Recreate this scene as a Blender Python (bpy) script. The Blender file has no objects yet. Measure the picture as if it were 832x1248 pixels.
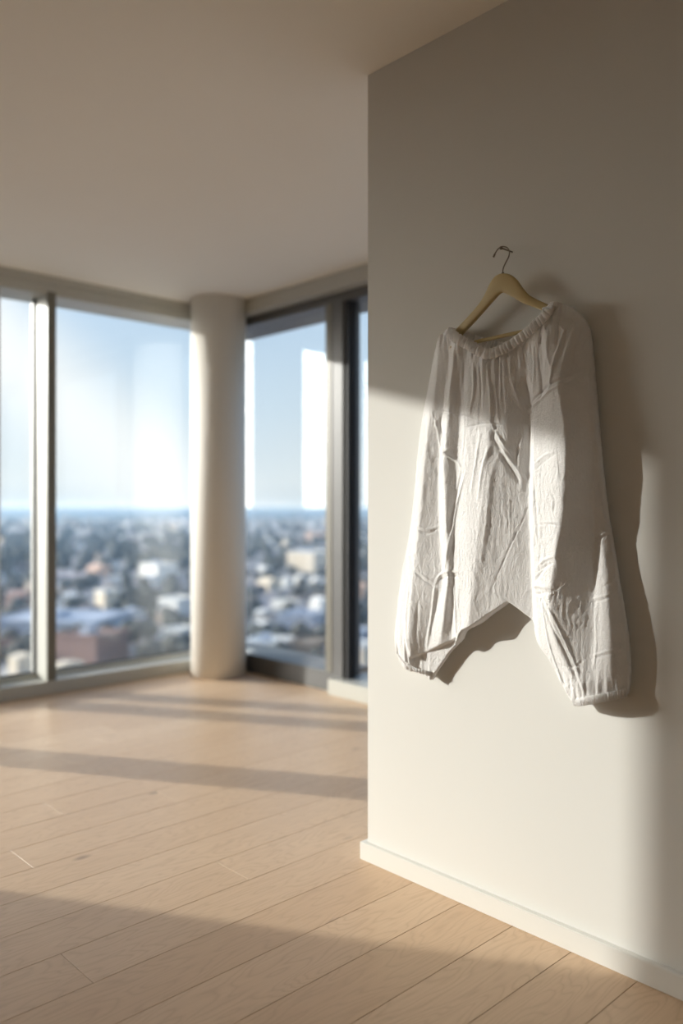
import bpy, bmesh, math, random
import numpy as np
from mathutils import Vector, Matrix, noise as mnoise

random.seed(7)
S = bpy.context.scene
COL = S.collection
# ------------------------------------------------------------------ camera frame
HC = 1.215                      # lens height
CA, SA = 0.7250, 0.6888         # room axes against the viewing direction
HOR = 617.0                     # level of the horizon in the 832x1248 frame
FPX = 1000.0
XW, YE = 2.013, 1.987           # garment wall plane and its far end
CEIL = 2.70
Y1, X2 = 5.14, 3.65             # inner faces of the two window walls


def cam2w(cx, cz, z):
    return Vector((CA*cx + SA*cz, -SA*cx + CA*cz, z))


def on_wall(px, py, d):
    """point of the plane d in front of the garment wall; returns s (metres from the wall's far end) and z"""
    a = (px-416.0)/FPX
    X = XW-d
    Y = X*(CA-SA*a)/(SA+CA*a)
    Z = SA*X+CA*Y
    return YE-Y, HC-(py-HOR)/FPX*Z


def W(s, z, d):
    return Vector((XW-d, YE-s, z))


def mk_cam():
    cd = bpy.data.cameras.new('camera')
    cam = bpy.data.objects.new('camera', cd)
    COL.objects.link(cam)
    cam.location = (0, 0, HC)
    cam.rotation_euler = (math.pi/2, 0, -math.atan2(SA, CA))
    cd.sensor_fit = 'VERTICAL'
    cd.sensor_height = 36.0
    cd.sensor_width = 24.0
    cd.lens = 36.0*FPX/1248.0
    cd.shift_y = -7.0/1248.0
    cd.clip_start = 0.05
    cd.clip_end = 30000
    cd.dof.use_dof = True
    cd.dof.focus_distance = 2.34
    cd.dof.aperture_fstop = 1.05
    S.camera = cam


mk_cam()

# ------------------------------------------------------------------ materials


class NT:
    def __init__(self, name):
        self.m = bpy.data.materials.new(name)
        self.m.use_nodes = True
        self.t = self.m.node_tree
        self.t.nodes.clear()
        self.out = self.t.nodes.new('ShaderNodeOutputMaterial')

    def n(self, typ, **kw):
        nd = self.t.nodes.new(typ)
        for k, v in kw.items():
            if k.startswith('i_'):
                key = k[2:].replace('_', ' ')
                nd.inputs[key].default_value = v
            else:
                setattr(nd, k, v)
        return nd

    def l(self, a, b):
        self.t.links.new(a, b)

    def math(self, op, a, b=None, c=None):
        nd = self.t.nodes.new('ShaderNodeMath')
        nd.operation = op
        for i, v in enumerate((a, b, c)):
            if v is None:
                continue
            if isinstance(v, (int, float)):
                nd.inputs[i].default_value = v
            else:
                self.l(v, nd.inputs[i])
        return nd.outputs[0]

    def mix(self, f, a, b, blend='MIX'):
        nd = self.t.nodes.new('ShaderNodeMix')
        nd.data_type = 'RGBA'
        nd.blend_type = blend
        for sock, v in ((nd.inputs[0], f), (nd.inputs[6], a), (nd.inputs[7], b)):
            if isinstance(v, (int, float)):
                sock.default_value = v
            elif isinstance(v, tuple):
                sock.default_value = v if len(v) == 4 else (*v, 1)
            else:
                self.l(v, sock)
        return nd.outputs[2]


def plain(name, col, rough=0.6, metal=0.0, nscale=40.0, namt=0.06, bump=0.0, bscale=200.0, spec=0.5):
    t = NT(name)
    tc = t.n('ShaderNodeTexCoord')
    no = t.n('ShaderNodeTexNoise', i_Scale=nscale, i_Detail=3.0)
    t.l(tc.outputs['Object'], no.inputs['Vector'])
    dark = tuple(c*(1-namt) for c in col)
    lite = tuple(min(1, c*(1+namt)) for c in col)
    c = t.mix(no.outputs['Fac'], dark, lite)
    b = t.n('ShaderNodeBsdfPrincipled', i_Roughness=rough, i_Metallic=metal)
    b.inputs['Specular IOR Level'].default_value = spec
    t.l(c, b.inputs['Base Color'])
    if bump > 0:
        n2 = t.n('ShaderNodeTexNoise', i_Scale=bscale, i_Detail=2.0)
        t.l(tc.outputs['Object'], n2.inputs['Vector'])
        bp = t.n('ShaderNodeBump', i_Strength=bump, i_Distance=0.001)
        t.l(n2.outputs['Fac'], bp.inputs['Height'])
        t.l(bp.outputs['Normal'], b.inputs['Normal'])
    t.l(b.outputs['BSDF'], t.out.inputs['Surface'])
    return t.m


M = {}
M['wall'] = plain('wall_paint', (0.715, 0.708, 0.675), 0.85, nscale=3, namt=0.012, bump=0.12, bscale=380, spec=0.25)
M['ceiling'] = plain('ceiling_paint', (0.90, 0.865, 0.79), 0.9, nscale=2, namt=0.015, spec=0.2)
M['baseboard'] = plain('baseboard_paint', (0.73, 0.725, 0.69), 0.45, nscale=6, namt=0.02)
M['column'] = plain('column_paint', (0.82, 0.79, 0.73), 0.7, nscale=3, namt=0.015)
M['frame_pale'] = plain('pale_window_metal', (0.52, 0.52, 0.48), 0.4, nscale=8, namt=0.03)
M['frame_tan_shade'] = plain('shaded_tan_metal', (0.18, 0.17, 0.14), 0.4, nscale=8, namt=0.03)  # dark tan, with the shade of the mullion fronts in the colour
M['frame_grey'] = plain('grey_window_metal', (0.12, 0.12, 0.12), 0.4, nscale=8, namt=0.03)
M['gasket'] = plain('black_rubber', (0.02, 0.02, 0.022), 0.6)
M['hangwood'] = plain('pale_lacquered_wood', (0.53, 0.42, 0.21), 0.38, nscale=20, namt=0.08)
M['steel'] = plain('dull_steel', (0.23, 0.20, 0.17), 0.35, metal=1.0, nscale=60)
M['brass'] = plain('dark_brass', (0.20, 0.16, 0.12), 0.38, metal=1.0, nscale=60)


def mat_floor():
    t = NT('oak_planks')
    geo = t.n('ShaderNodeNewGeometry')
    at = t.n('ShaderNodeAttribute', attribute_name='plank')
    sep = t.n('ShaderNodeSeparateXYZ')
    t.l(geo.outputs['Position'], sep.inputs[0])
    r = at.outputs['Fac']
    # each plank samples its own part of the grain
    gx = t.math('MULTIPLY_ADD', r, 37.0, sep.outputs['X'])
    gz = t.math('MULTIPLY', r, 91.0)
    cmb = t.n('ShaderNodeCombineXYZ')
    t.l(gx, cmb.inputs[0]); t.l(sep.outputs['Y'], cmb.inputs[1]); t.l(gz, cmb.inputs[2])
    mp = t.n('ShaderNodeMapping')
    mp.inputs['Scale'].default_value = (1.1, 16.0, 1.0)
    t.l(cmb.outputs[0], mp.inputs['Vector'])
    warp = t.n('ShaderNodeTexNoise', i_Scale=1.3, i_Detail=2.0, i_Roughness=0.5)
    mpw = t.n('ShaderNodeMapping'); mpw.inputs['Scale'].default_value = (1.6, 7.0, 1.0)
    t.l(cmb.outputs[0], mpw.inputs['Vector']); t.l(mpw.outputs[0], warp.inputs['Vector'])
    rings = t.math('FRACT', t.math('MULTIPLY', warp.outputs['Fac'], 17.0))
    rings = t.math('ABSOLUTE', t.math('SUBTRACT', rings, 0.5))
    rings = t.math('MULTIPLY', rings, 2.0)
    rings = t.math('POWER', rings, 3.0)
    fine = t.n('ShaderNodeTexNoise', i_Scale=6.0, i_Detail=6.0, i_Roughness=0.65)
    mpf = t.n('ShaderNodeMapping'); mpf.inputs['Scale'].default_value = (1.2, 26.0, 1.0)
    t.l(cmb.outputs[0], mpf.inputs['Vector']); t.l(mpf.outputs[0], fine.inputs['Vector'])
    broad = t.n('ShaderNodeTexNoise', i_Scale=1.0, i_Detail=3.0)
    t.l(mp.outputs[0], broad.inputs['Vector'])
    base = t.mix(r, (0.60, 0.415, 0.262), (0.69, 0.505, 0.338))
    c1 = t.mix(t.math('MULTIPLY', rings, 0.34), base, (0.385, 0.240, 0.140))
    c2 = t.mix(t.math('MULTIPLY', t.math('SUBTRACT', fine.outputs['Fac'], 0.35), 0.55), c1, (0.36, 0.225, 0.135))
    c3 = t.mix(t.math('MULTIPLY', broad.outputs['Fac'], 0.22), c2, (0.76, 0.58, 0.40))
    # small knots
    vo = t.n('ShaderNodeTexVoronoi', i_Scale=1.0)
    mpk = t.n('ShaderNodeMapping'); mpk.inputs['Scale'].default_value = (1.7, 3.6, 1.0)
    t.l(cmb.outputs[0], mpk.inputs['Vector']); t.l(mpk.outputs[0], vo.inputs['Vector'])
    kn = t.n('ShaderNodeMapRange'); kn.inputs['From Min'].default_value = 0.02; kn.inputs['From Max'].default_value = 0.07
    kn.inputs['To Min'].default_value = 1.0; kn.inputs['To Max'].default_value = 0.0
    t.l(vo.outputs['Distance'], kn.inputs['Value'])
    c4 = t.mix(t.math('MULTIPLY', kn.outputs[0], 0.6), c3, (0.17, 0.105, 0.07))
    b = t.n('ShaderNodeBsdfPrincipled')
    t.l(c4, b.inputs['Base Color'])
    ro = t.math('MULTIPLY_ADD', fine.outputs['Fac'], 0.16, 0.34)
    t.l(ro, b.inputs['Roughness'])
    bp = t.n('ShaderNodeBump', i_Strength=0.12, i_Distance=0.002)
    t.l(fine.outputs['Fac'], bp.inputs['Height'])
    t.l(bp.outputs['Normal'], b.inputs['Normal'])
    t.l(b.outputs['BSDF'], t.out.inputs['Surface'])
    return t.m


M['floor'] = mat_floor()
M['seam'] = plain('plank_joint', (0.36, 0.24, 0.15), 0.8)


def mat_cloth(name, col, warp=1.0):
    t = NT(name)
    tc = t.n('ShaderNodeTexCoord')
    mp = t.n('ShaderNodeMapping'); mp.inputs['Scale'].default_value = (1, 1.7, 0.8)
    t.l(tc.outputs['Object'], mp.inputs['Vector'])
    n1 = t.n('ShaderNodeTexNoise', i_Scale=95.0, i_Detail=4.0, i_Roughness=0.6, i_Distortion=1.2)
    t.l(mp.outputs[0], n1.inputs['Vector'])
    n2 = t.n('ShaderNodeTexNoise', i_Scale=600.0, i_Detail=2.0)
    t.l(tc.outputs['Object'], n2.inputs['Vector'])
    h = t.math('ADD', t.math('MULTIPLY', n1.outputs['Fac'], 1.0), t.math('MULTIPLY', n2.outputs['Fac'], 0.16))
    bp = t.n('ShaderNodeBump', i_Strength=0.8*warp, i_Distance=0.006)
    t.l(h, bp.inputs['Height'])
    d = t.n('ShaderNodeBsdfPrincipled', i_Roughness=0.9)
    d.inputs['Specular IOR Level'].default_value = 0.15
    d.inputs['Sheen Weight'].default_value = 0.12
    d.inputs['Base Color'].default_value = (*col, 1)
    t.l(bp.outputs['Normal'], d.inputs['Normal'])
    tr = t.n('ShaderNodeBsdfTranslucent')
    tr.inputs['Color'].default_value = (*[c*0.97 for c in col], 1)
    t.l(bp.outputs['Normal'], tr.inputs['Normal'])
    mx = t.n('ShaderNodeMixShader')
    mx.inputs[0].default_value = 0.2
    t.l(d.outputs[0], mx.inputs[1]); t.l(tr.outputs[0], mx.inputs[2])
    t.l(mx.outputs[0], t.out.inputs['Surface'])
    return t.m


M['cloth'] = mat_cloth('white_crinkled_cotton', (0.955, 0.945, 0.935))
M['elastic'] = mat_cloth('white_gathered_cotton', (0.955, 0.945, 0.935), 0.6)


def mat_glass():
    t = NT('window_glass')
    fr = t.n('ShaderNodeFresnel')
    ge = t.n('ShaderNodeNewGeometry')
    # the pane does not bend light, so both faces reflect as seen from the air
    t.l(t.math('MULTIPLY_ADD', ge.outputs['Backfacing'], 1/1.48-1.48, 1.48), fr.inputs['IOR'])
    tr = t.n('ShaderNodeBsdfTransparent')
    tr.inputs['Color'].default_value = (0.975, 0.985, 0.98, 1)
    gl = t.n('ShaderNodeBsdfGlossy', i_Roughness=0.015)
    gl.inputs['Color'].default_value = (1, 1, 1, 1)
    mx = t.n('ShaderNodeMixShader')
    t.l(fr.outputs[0], mx.inputs[0]); t.l(tr.outputs[0], mx.inputs[1]); t.l(gl.outputs[0], mx.inputs[2])
    t.l(mx.outputs[0], t.out.inputs['Surface'])
    return t.m


M['glass'] = mat_glass()


def mat_ground():
    t = NT('town_ground')
    geo = t.n('ShaderNodeNewGeometry')
    n1 = t.n('ShaderNodeTexNoise', i_Scale=0.018, i_Detail=5.0, i_Roughness=0.6)
    t.l(geo.outputs['Position'], n1.inputs['Vector'])
    v = t.n('ShaderNodeTexVoronoi', i_Scale=0.03)
    t.l(geo.outputs['Position'], v.inputs['Vector'])
    ra = t.n('ShaderNodeValToRGB')
    e = ra.color_ramp.elements
    e[0].position = 0.35; e[0].color = (0.12, 0.135, 0.15, 1)
    e[1].position = 0.66; e[1].color = (0.40, 0.37, 0.37, 1)
    t.l(n1.outputs['Fac'], ra.inputs['Fac'])
    hs = t.n('ShaderNodeHueSaturation', i_Saturation=0.10)
    t.l(v.outputs['Color'], hs.inputs['Color'])
    c = t.mix(0.35, ra.outputs['Color'], hs.outputs['Color'], 'OVERLAY')
    b = t.n('ShaderNodeBsdfPrincipled', i_Roughness=0.95)
    b.inputs['Specular IOR Level'].default_value = 0.1
    t.l(c, b.inputs['Base Color'])
    t.l(b.outputs[0], t.out.inputs['Surface'])
    return t.m


M['ground'] = mat_ground()
M['tree'] = plain('town_foliage', (0.085, 0.090, 0.085), 0.95, nscale=0.4, namt=0.45, spec=0.1)
M['hazed_wood'] = plain('hazed_forest', (0.05, 0.085, 0.16), 0.95, nscale=0.004, namt=0.4, spec=0.05)  # blue of the distance haze is put into this base colour

# ------------------------------------------------------------------ mesh helpers


def link(name, me, m=None, parent=None, smooth=False):
    o = bpy.data.objects.new(name, me)
    COL.objects.link(o)
    if m is not None:
        me.materials.append(m)
    if parent is not None:
        o.parent = parent
    if smooth:
        for p in me.polygons:
            p.use_smooth = True
    return o


def from_py(name, V, F, m=None, parent=None, smooth=False):
    me = bpy.data.meshes.new(name)
    me.from_pydata([tuple(v) for v in V], [], F)
    me.update()
    return link(name, me, m, parent, smooth)


class BX:
    """collects boxes, optionally bevelled, into one mesh"""
    def __init__(self):
        self.b = bmesh.new()

    def box(self, x0, x1, y0, y1, z0, z1, bev=0.0, rot=0.0, mi=0):
        t = bmesh.new()
        bmesh.ops.create_cube(t, size=1)
        bmesh.ops.scale(t, vec=(x1-x0, y1-y0, z1-z0), verts=t.verts)
        if bev > 0:
            bmesh.ops.bevel(t, geom=t.edges[:], offset=bev, segments=2, affect='EDGES')
        if rot:
            bmesh.ops.rotate(t, cent=(0, 0, 0), matrix=Matrix.Rotation(rot, 3, 'Z'), verts=t.verts)
        bmesh.ops.translate(t, vec=((x0+x1)/2, (y0+y1)/2, (z0+z1)/2), verts=t.verts)
        for f in t.faces:
            f.material_index = mi
        me = bpy.data.meshes.new('tmp')
        t.to_mesh(me); t.free()
        self.b.from_mesh(me)
        bpy.data.meshes.remove(me)
        return self

    def build(self, name, m, parent=None, off=(0, 0, 0)):
        me = bpy.data.meshes.new(name)
        if any(off):
            bmesh.ops.translate(self.b, vec=(-off[0], -off[1], -off[2]), verts=self.b.verts)
        self.b.to_mesh(me); self.b.free()
        return link(name, me, m, parent)


def struct(o, label=None):
    o['kind'] = 'structure'
    if label:
        o['label'] = label
    return o


def empty(name, loc, label=None, cat=None, group=None):
    o = bpy.data.objects.new(name, None)
    COL.objects.link(o)
    o.location = loc
    o.empty_display_size = 0.05
    if label: o['label'] = label
    if cat: o['category'] = cat
    if group: o['group'] = group
    return o


def inv(parent, o):
    """keep world coordinates of a mesh built in world space"""
    for v in o.data.vertices:
        v.co -= parent.location
    return o


def sweep(pts, rad, seg=14, cap=True, radii=None):
    V, F = [], []
    pts = [Vector(p) for p in pts]
    n = len(pts)
    up = None
    for i, p in enumerate(pts):
        tg = (pts[min(i+1, n-1)]-pts[max(i-1, 0)]).normalized()
        if up is None:
            up = tg.orthogonal().normalized()
        else:
            up = (up-tg*up.dot(tg)).normalized()
        sd = tg.cross(up)
        r = radii[i] if radii else rad
        for k in range(seg):
            a = 2*math.pi*k/seg
            V.append(p+(up*math.cos(a)+sd*math.sin(a))*r)
    for i in range(n-1):
        for k in range(seg):
            a, b = i*seg+k, i*seg+(k+1) % seg
            F.append((a, b, b+seg, a+seg))
    if cap:
        F.append(tuple(range(seg))[::-1])
        F.append(tuple(range((n-1)*seg, n*seg)))
    return V, F


def cr(pts, n=8):
    """Catmull-Rom through points"""
    P = [Vector(p) for p in pts]
    P = [P[0]*2-P[1]]+P+[P[-1]*2-P[-2]]
    out = []
    for i in range(1, len(P)-2):
        for k in range(n):
            t = k/n
            out.append(0.5*((2*P[i])+(P[i+1]-P[i-1])*t+(2*P[i-1]-5*P[i]+4*P[i+1]-P[i+2])*t*t
                            + (-P[i-1]+3*P[i]-3*P[i+1]+P[i+2])*t**3))
    out.append(P[-2])
    return out


# ------------------------------------------------------------------ room shell
RX0, RY0 = -3.2, -2.6
XR, YR = X2+0.34, Y1+0.30       # outer faces of the window walls


def build_floor():
    V, F, R, MI = [], [], [], []
    wv = 0.19
    y_ref = 1.761
    k0 = math.floor((RY0-y_ref)/wv)-1
    k1 = math.ceil((YR-y_ref)/wv)
    rnd = random.Random(3)
    special = {1: 0.982, 5: 1.148, 0: 0.32, -1: 0.7, 2: 1.62, 3: 0.5}
    g = 0.0005
    for k in range(k0, k1):
        L = 2.2
        j = special.get(k, rnd.uniform(0, L))
        while j > RX0:
            j -= L
        x = j
        y0, y1 = y_ref+k*wv, y_ref+(k+1)*wv
        y0c, y1c = max(y0+g, RY0), min(y1-g, YR)
        if y1c <= y0c:
            continue
        while x < XR:
            xa, xb = max(x+g, RX0), min(x+L-g, XR)
            if xb > xa:
                b = len(V)
                e = 0.0008
                V += [(xa, y0c, -e), (xb, y0c, -e), (xb, y1c, -e), (xa, y1c, -e),
                      (xa+e, y0c+e, 0), (xb-e, y0c+e, 0), (xb-e, y1c-e, 0), (xa+e, y1c-e, 0)]
                fs = [(4, 5, 6, 7), (0, 1, 5, 4), (1, 2, 6, 5), (2, 3, 7, 6), (3, 0, 4, 7)]
                F += [tuple(q+b for q in f) for f in fs]
                r = rnd.random()
                R += [r]*8
                MI += [0]*5
            x += L
    b = len(V)
    V += [(RX0, RY0, -0.003), (XR, RY0, -0.003), (XR, YR, -0.003), (RX0, YR, -0.003),
          (RX0, RY0, -0.2), (XR, RY0, -0.2), (XR, YR, -0.2), (RX0, YR, -0.2)]
    F += [tuple(q+b for q in f) for f in ((0, 1, 2, 3), (7, 6, 5, 4), (0, 4, 5, 1), (1, 5, 6, 2), (2, 6, 7, 3), (3, 7, 4, 0))]
    MI += [1]*6
    R += [0.5]*8
    me = bpy.data.meshes.new('floor')
    me.from_pydata(V, [], F)
    at = me.attributes.new('plank', 'FLOAT', 'POINT')
    at.data.foreach_set('value', R)
    me.materials.append(M['floor']); me.materials.append(M['seam'])
    me.polygons.foreach_set('material_index', MI)
    me.update()
    o = bpy.data.objects.new('floor', me)
    COL.objects.link(o)
    struct(o, 'pale oak plank floor running across the room')


build_floor()
struct(BX().box(RX0-0.2, XR, RY0-0.2, YR, CEIL, CEIL+0.25).build('ceiling', M['ceiling']), 'plain pale plaster ceiling')
# garment wall: solid block whose left face carries the hanger
struct(BX().box(XW, XW+0.14, RY0, YE, 0, CEIL).build('wall_right', M['wall']), 'white painted wall that carries the hanging trousers')
struct(BX().box(RX0-0.2, RX0, RY0-0.2, YR, 0, CEIL).build('wall_left', M['wall']))
struct(BX().box(RX0, XR, RY0-0.2, RY0, 0, CEIL).build('wall_back', M['wall']))
struct(BX().box(RX0, -0.738, Y1, YR, 0, CEIL).build('wall_front', M['wall']))
# wall piece that closes the passage behind the garment wall
struct(BX().box(X2, XR, RY0, -0.4, 0, CEIL).build('wall_far_right', M['wall']))
# baseboard with a small rounded top, wrapping the end of the wall
bb = BX()
T, BH = 0.02, 0.06
bb.box(XW-T, XW, RY0, YE+T, 0, BH, 0.002)
bb.box(XW-0.003, XW+0.14+T, YE, YE+T-0.0001, 0, BH-0.0001, 0.002)
struct(bb.build('baseboard_right', M['baseboard']), 'low white baseboard along the foot of the wall')

# column in the window corner
def build_column():
    V, F = [], []
    cx, cy, r, n = 3.44, 4.91, 0.197, 96
    zs = [(0.0, r), (CEIL, r)]
    for z, rr in zs:
        for k in range(n):
            a = 2*math.pi*k/n
            V.append((rr*math.cos(a), rr*math.sin(a), z))
    for i in range(len(zs)-1):
        for k in range(n):
            a, b = i*n+k, i*n+(k+1) % n
            F.append((a, b, b+n, a+n))
    F.append(tuple(range(n))[::-1]); F.append(tuple(range(n, 2*n)))
    o = from_py('corner_column', V, F, M['column'])
    o.location = (cx, cy, 0)
    for p in o.data.polygons:
        p.use_smooth = len(p.vertices) == 4
    struct(o, 'round white column standing in the corner between the windows')


build_column()

# ---- window wall 1 (left in the photograph), facing along Y
G1 = Y1+0.176
w1 = empty('window_1', (0, Y1, 0)); struct(w1, 'wide floor to ceiling window left of the white column')
def part(bx, name, m, par):
    o = bx.build(name, m, par)
    return inv(par, o)
part(BX().box(-0.738, XR, Y1, YR, 2.58, CEIL, 0.004), 'head_frame', M['frame_pale'], w1)
part(BX().box(-0.738, XR, Y1-0.018, Y1, 2.655, CEIL, 0.003), 'ceiling_trim', M['frame_pale'], w1)
part(BX().box(-0.738, XR, Y1, YR, 0, 0.085, 0.004).box(-0.738, XR, G1-0.03, G1+0.05, 0.08, 0.115, 0.004), 'sill', M['frame_pale'], w1)
mulls = [(2.266, 2.326, Y1), (1.88, 1.97, Y1), (0.70, 0.86, Y1)]
for x0, x1, yf in mulls:
    q = BX().box(x0, x1, yf, YR-0.05, 0.085, 2.58, 0.003)
    part(q, 'mullion', M['frame_pale'], w1)
# grooved cover strip on the visible mullion, its dark tan standing for shade on the front
part(BX().box(2.267, 2.325, Y1-0.008, Y1, 0.09, 2.60, 0.0015), 'cover_strip', M['frame_tan_shade'], w1)
edges1 = [-0.66, 0.56, 0.84, 1.86, 1.96, 2.266, 2.326, 3.72]
for a, b in ((-0.738, 0.70), (0.86, 1.88), (1.97, 2.266), (2.326, 3.72)):
    part(BX().box(a, b, G1, G1+0.012, 0.112, 2.582), 'glass_pane', M['glass'], w1)
    gk = BX()
    gk.box(a, a+0.012, G1-0.008, G1+0.02, 0.11, 2.58).box(b-0.012, b, G1-0.008, G1+0.02, 0.11, 2.58)
    gk.box(a, b, G1-0.008, G1+0.02, 0.113, 0.124)
    part(gk, 'gasket', M['gasket'], w1)

# ---- window wall 2 (right of the column), facing along X
G2 = X2+0.06
w2 = empty('window_2', (X2, 0, 0)); struct(w2, 'floor to ceiling window right of the white column with dark grey frame')
YB = -0.4
part(BX().box(X2-0.08, XR, YB, YR, 2.60, CEIL, 0.004), 'ceiling_trim', M['frame_pale'], w2)
part(BX().box(X2, XR, YB, YR, 2.54, 2.602, 0.003), 'head_frame', M['frame_grey'], w2)
part(BX().box(X2, XR, 3.90, YR, 0, 0.13, 0.004), 'sill', M['frame_grey'], w2)
part(BX().box(X2-0.07, XR, YB, 3.90, 0, 0.10, 0.004), 'low_curb', M['frame_pale'], w2)
for y0, y1 in ((3.83, 3.99), (2.30, 2.44), (0.8, 0.94)):
    part(BX().box(X2, G2+0.1, y0, y1, 0.10, 2.54, 0.003), 'mullion', M['frame_grey'], w2)
    part(BX().box(X2-0.004, X2+0.02, y1-0.06, y1+0.002, 0.13, 2.54, 0.002), 'cover_strip', M['frame_tan_shade'], w2)
    part(BX().box(X2+0.012, G2+0.02, y0-0.035, y0, 0.10, 2.54, 0.002), 'gasket', M['gasket'], w2)
for a, b in ((3.99, 5.3), (2.44, 3.795), (0.94, 2.265), (YB, 0.765)):
    part(BX().box(G2, G2+0.012, a, b, 0.10 if b < 3.9 else 0.13, 2.54), 'glass_pane', M['glass'], w2)
    gk = BX()
    gk.box(G2-0.006, G2+0.02, b-0.01, b, 0.12, 2.54)
    part(gk, 'gasket', M['gasket'], w2)

# ------------------------------------------------------------------ garment
# fold lines running from the waistband to the hem: (photo row, photo column, distance from the wall)
def lerp_tab(tab, y, j):
    ys = [r[0] for r in tab]
    return np.interp(y, ys, [r[j] for r in tab])


LEFT_OUT = [(549, 399), (541, 405), (533, 418), (527, 440), (522, 470), (516, 500), (511, 540), (507, 580), (503, 620),
            (497, 660), (491, 690), (486, 720), (483, 750), (481, 775), (483, 795), (489, 810), (498, 818)]
RIGHT_OUT = [(672, 368), (684, 370), (697, 377), (708, 387), (715, 399), (718, 420), (721, 455), (724, 490), (727, 530), (731, 570),
             (737, 620), (744, 660), (750, 700), (757, 740), (763, 780), (765, 812), (764, 836), (761, 848)]
L0 = [(360, 552, .045), (399, 549, .045), (405, 541, .040), (418, 533, .036)] + [(y, x, .034) for x, y in LEFT_OUT[3:]] + [(860, 515, .03)]
L1 = [(380, 556, .060), (430, 536, .052), (480, 528, .054), (520, 521, .055), (560, 517, .055), (620, 512, .055), (680, 506, .057), (730, 500, .062), (780, 497, .064), (810, 500, .05), (860, 522, .04)]
L2 = [(380, 562, .064), (430, 548, .052), (480, 541, .046), (520, 537, .042), (560, 534, .036), (620, 534, .034), (680, 537, .035), (710, 540, .037), (760, 526, .034), (810, 515, .034), (860, 530, .03)]
L3 = [(380, 568, .068), (430, 555, .068), (480, 549, .066), (520, 545, .062), (560, 541, .060), (620, 543, .060), (680, 545, .060), (710, 546, .062), (760, 540, .056), (810, 530, .040), (860, 540, .03)]
L4 = [(380, 578, .066), (430, 566, .058), (480, 562, .052), (520, 560, .045), (560, 556, .041), (600, 555, .041), (640, 552, .042), (680, 552, .050), (730, 552, .040), (780, 550, .036), (860, 552, .03)]
L5 = [(380, 584, .070), (430, 571, .070), (480, 568, .070), (520, 568, .066), (560, 567, .062), (620, 563, .060), (680, 559, .060), (730, 556, .055), (780, 556, .05), (860, 560, .04)]
L6 = [(380, 600, .072), (430, 594, .076), (480, 594, .080), (520, 596, .084), (560, 592, .082), (620, 586, .079), (680, 580, .077), (730, 574, .074), (780, 568, .07), (860, 570, .05)]
L6b = [(380, 612, .074), (430, 612, .072), (480, 612, .074), (520, 616, .073), (560, 614, .066), (620, 610, .061), (680, 606, .058), (730, 600, .058), (780, 592, .055), (860, 590, .05)]
L7 = [(380, 640, .072), (430, 638, .060), (480, 644, .046), (520, 646, .036), (560, 646, .034), (620, 645, .032), (680, 647, .032), (730, 649, .034), (780, 650, .036), (860, 655, .034)]
L8 = [(380, 645, .074), (430, 643, .068), (480, 648, .066), (520, 649, .068), (560, 649, .068), (620, 648, .066), (680, 650, .066), (730, 652, .060), (760, 653, .056), (790, 660, .050), (830, 685, .044), (860, 702, .04)]
L9 = [(370, 664, .076), (430, 674, .086), (480, 680, .096), (520, 687, .102), (560, 689, .102), (620, 686, .100), (680, 676, .096), (730, 668, .088), (780, 676, .076), (830, 698, .058), (860, 712, .05)]
L10 = [(370, 680, .066), (430, 705, .060), (480, 714, .050), (520, 721, .042), (560, 723, .036), (620, 724, .034), (680, 724, .034), (730, 723, .036), (780, 722, .040), (815, 718, .048), (835, 716, .058), (860, 722, .05)]
L10b = [(370, 683, .062), (430, 712, .054), (480, 719, .044), (520, 725, .042), (560, 727.5, .042), (620, 731, .044), (680, 735, .048), (730, 740, .054), (780, 744, .060), (820, 744, .060), (860, 744, .05)]
L11 = [(360, 684, .040), (370, 686, .040)] + [(y, x, .032) for x, y in RIGHT_OUT[3:]] + [(870, 758, .03)]
LINES = [L0, L1, L2, L3, L4, L5, L6, L6b, L7, L8, L9, L10, L10b, L11]

CELL = 0.0026
S0, S1, Z0, Z1 = 0.08, 1.06, 0.60, 1.86
NS, NZ = int((S1-S0)/CELL)+1, int((Z1-Z0)/CELL)+1
sv = S0+np.arange(NS)*CELL
zv = Z0+np.arange(NZ)*CELL


def wall_lines():
    out = []
    for L in LINES:
        ss, zz, dd = [], [], []
        ys = np.linspace(L[0][0], L[-1][0], 60)
        xs = lerp_tab(L, ys, 1); ds = lerp_tab(L, ys, 2)
        for x, y, d in zip(xs, ys, ds):
            s, z = on_wall(x, y, d)
            ss.append(s); zz.append(z); dd.append(d)
        out.append((np.array(zz[::-1]), np.array(ss[::-1]), np.array(dd[::-1])))
    return out


WL = wall_lines()
H = np.zeros((NZ, NS))
for iz, z in enumerate(zv):
    ss = np.array([np.interp(z, L[0], L[1]) for L in WL])
    dd = np.array([np.interp(z, L[0], L[2]) for L in WL])
    for k in range(1, len(ss)):
        ss[k] = max(ss[k], ss[k-1]+0.001)
    H[iz] = np.interp(sv, ss, dd)


def blur(A, sig):
    n = int(sig*3)+1
    k = np.exp(-0.5*(np.arange(-n, n+1)/sig)**2); k /= k.sum()
    P = np.pad(A, ((n, n), (0, 0)), mode='edge')
    A = sum(P[i:i+A.shape[0]]*k[i] for i in range(2*n+1))
    P = np.pad(A, ((0, 0), (n, n)), mode='edge')
    return sum(P[:, i:i+A.shape[1]]*k[i] for i in range(2*n+1))


H = blur(H, 1.5)


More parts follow.
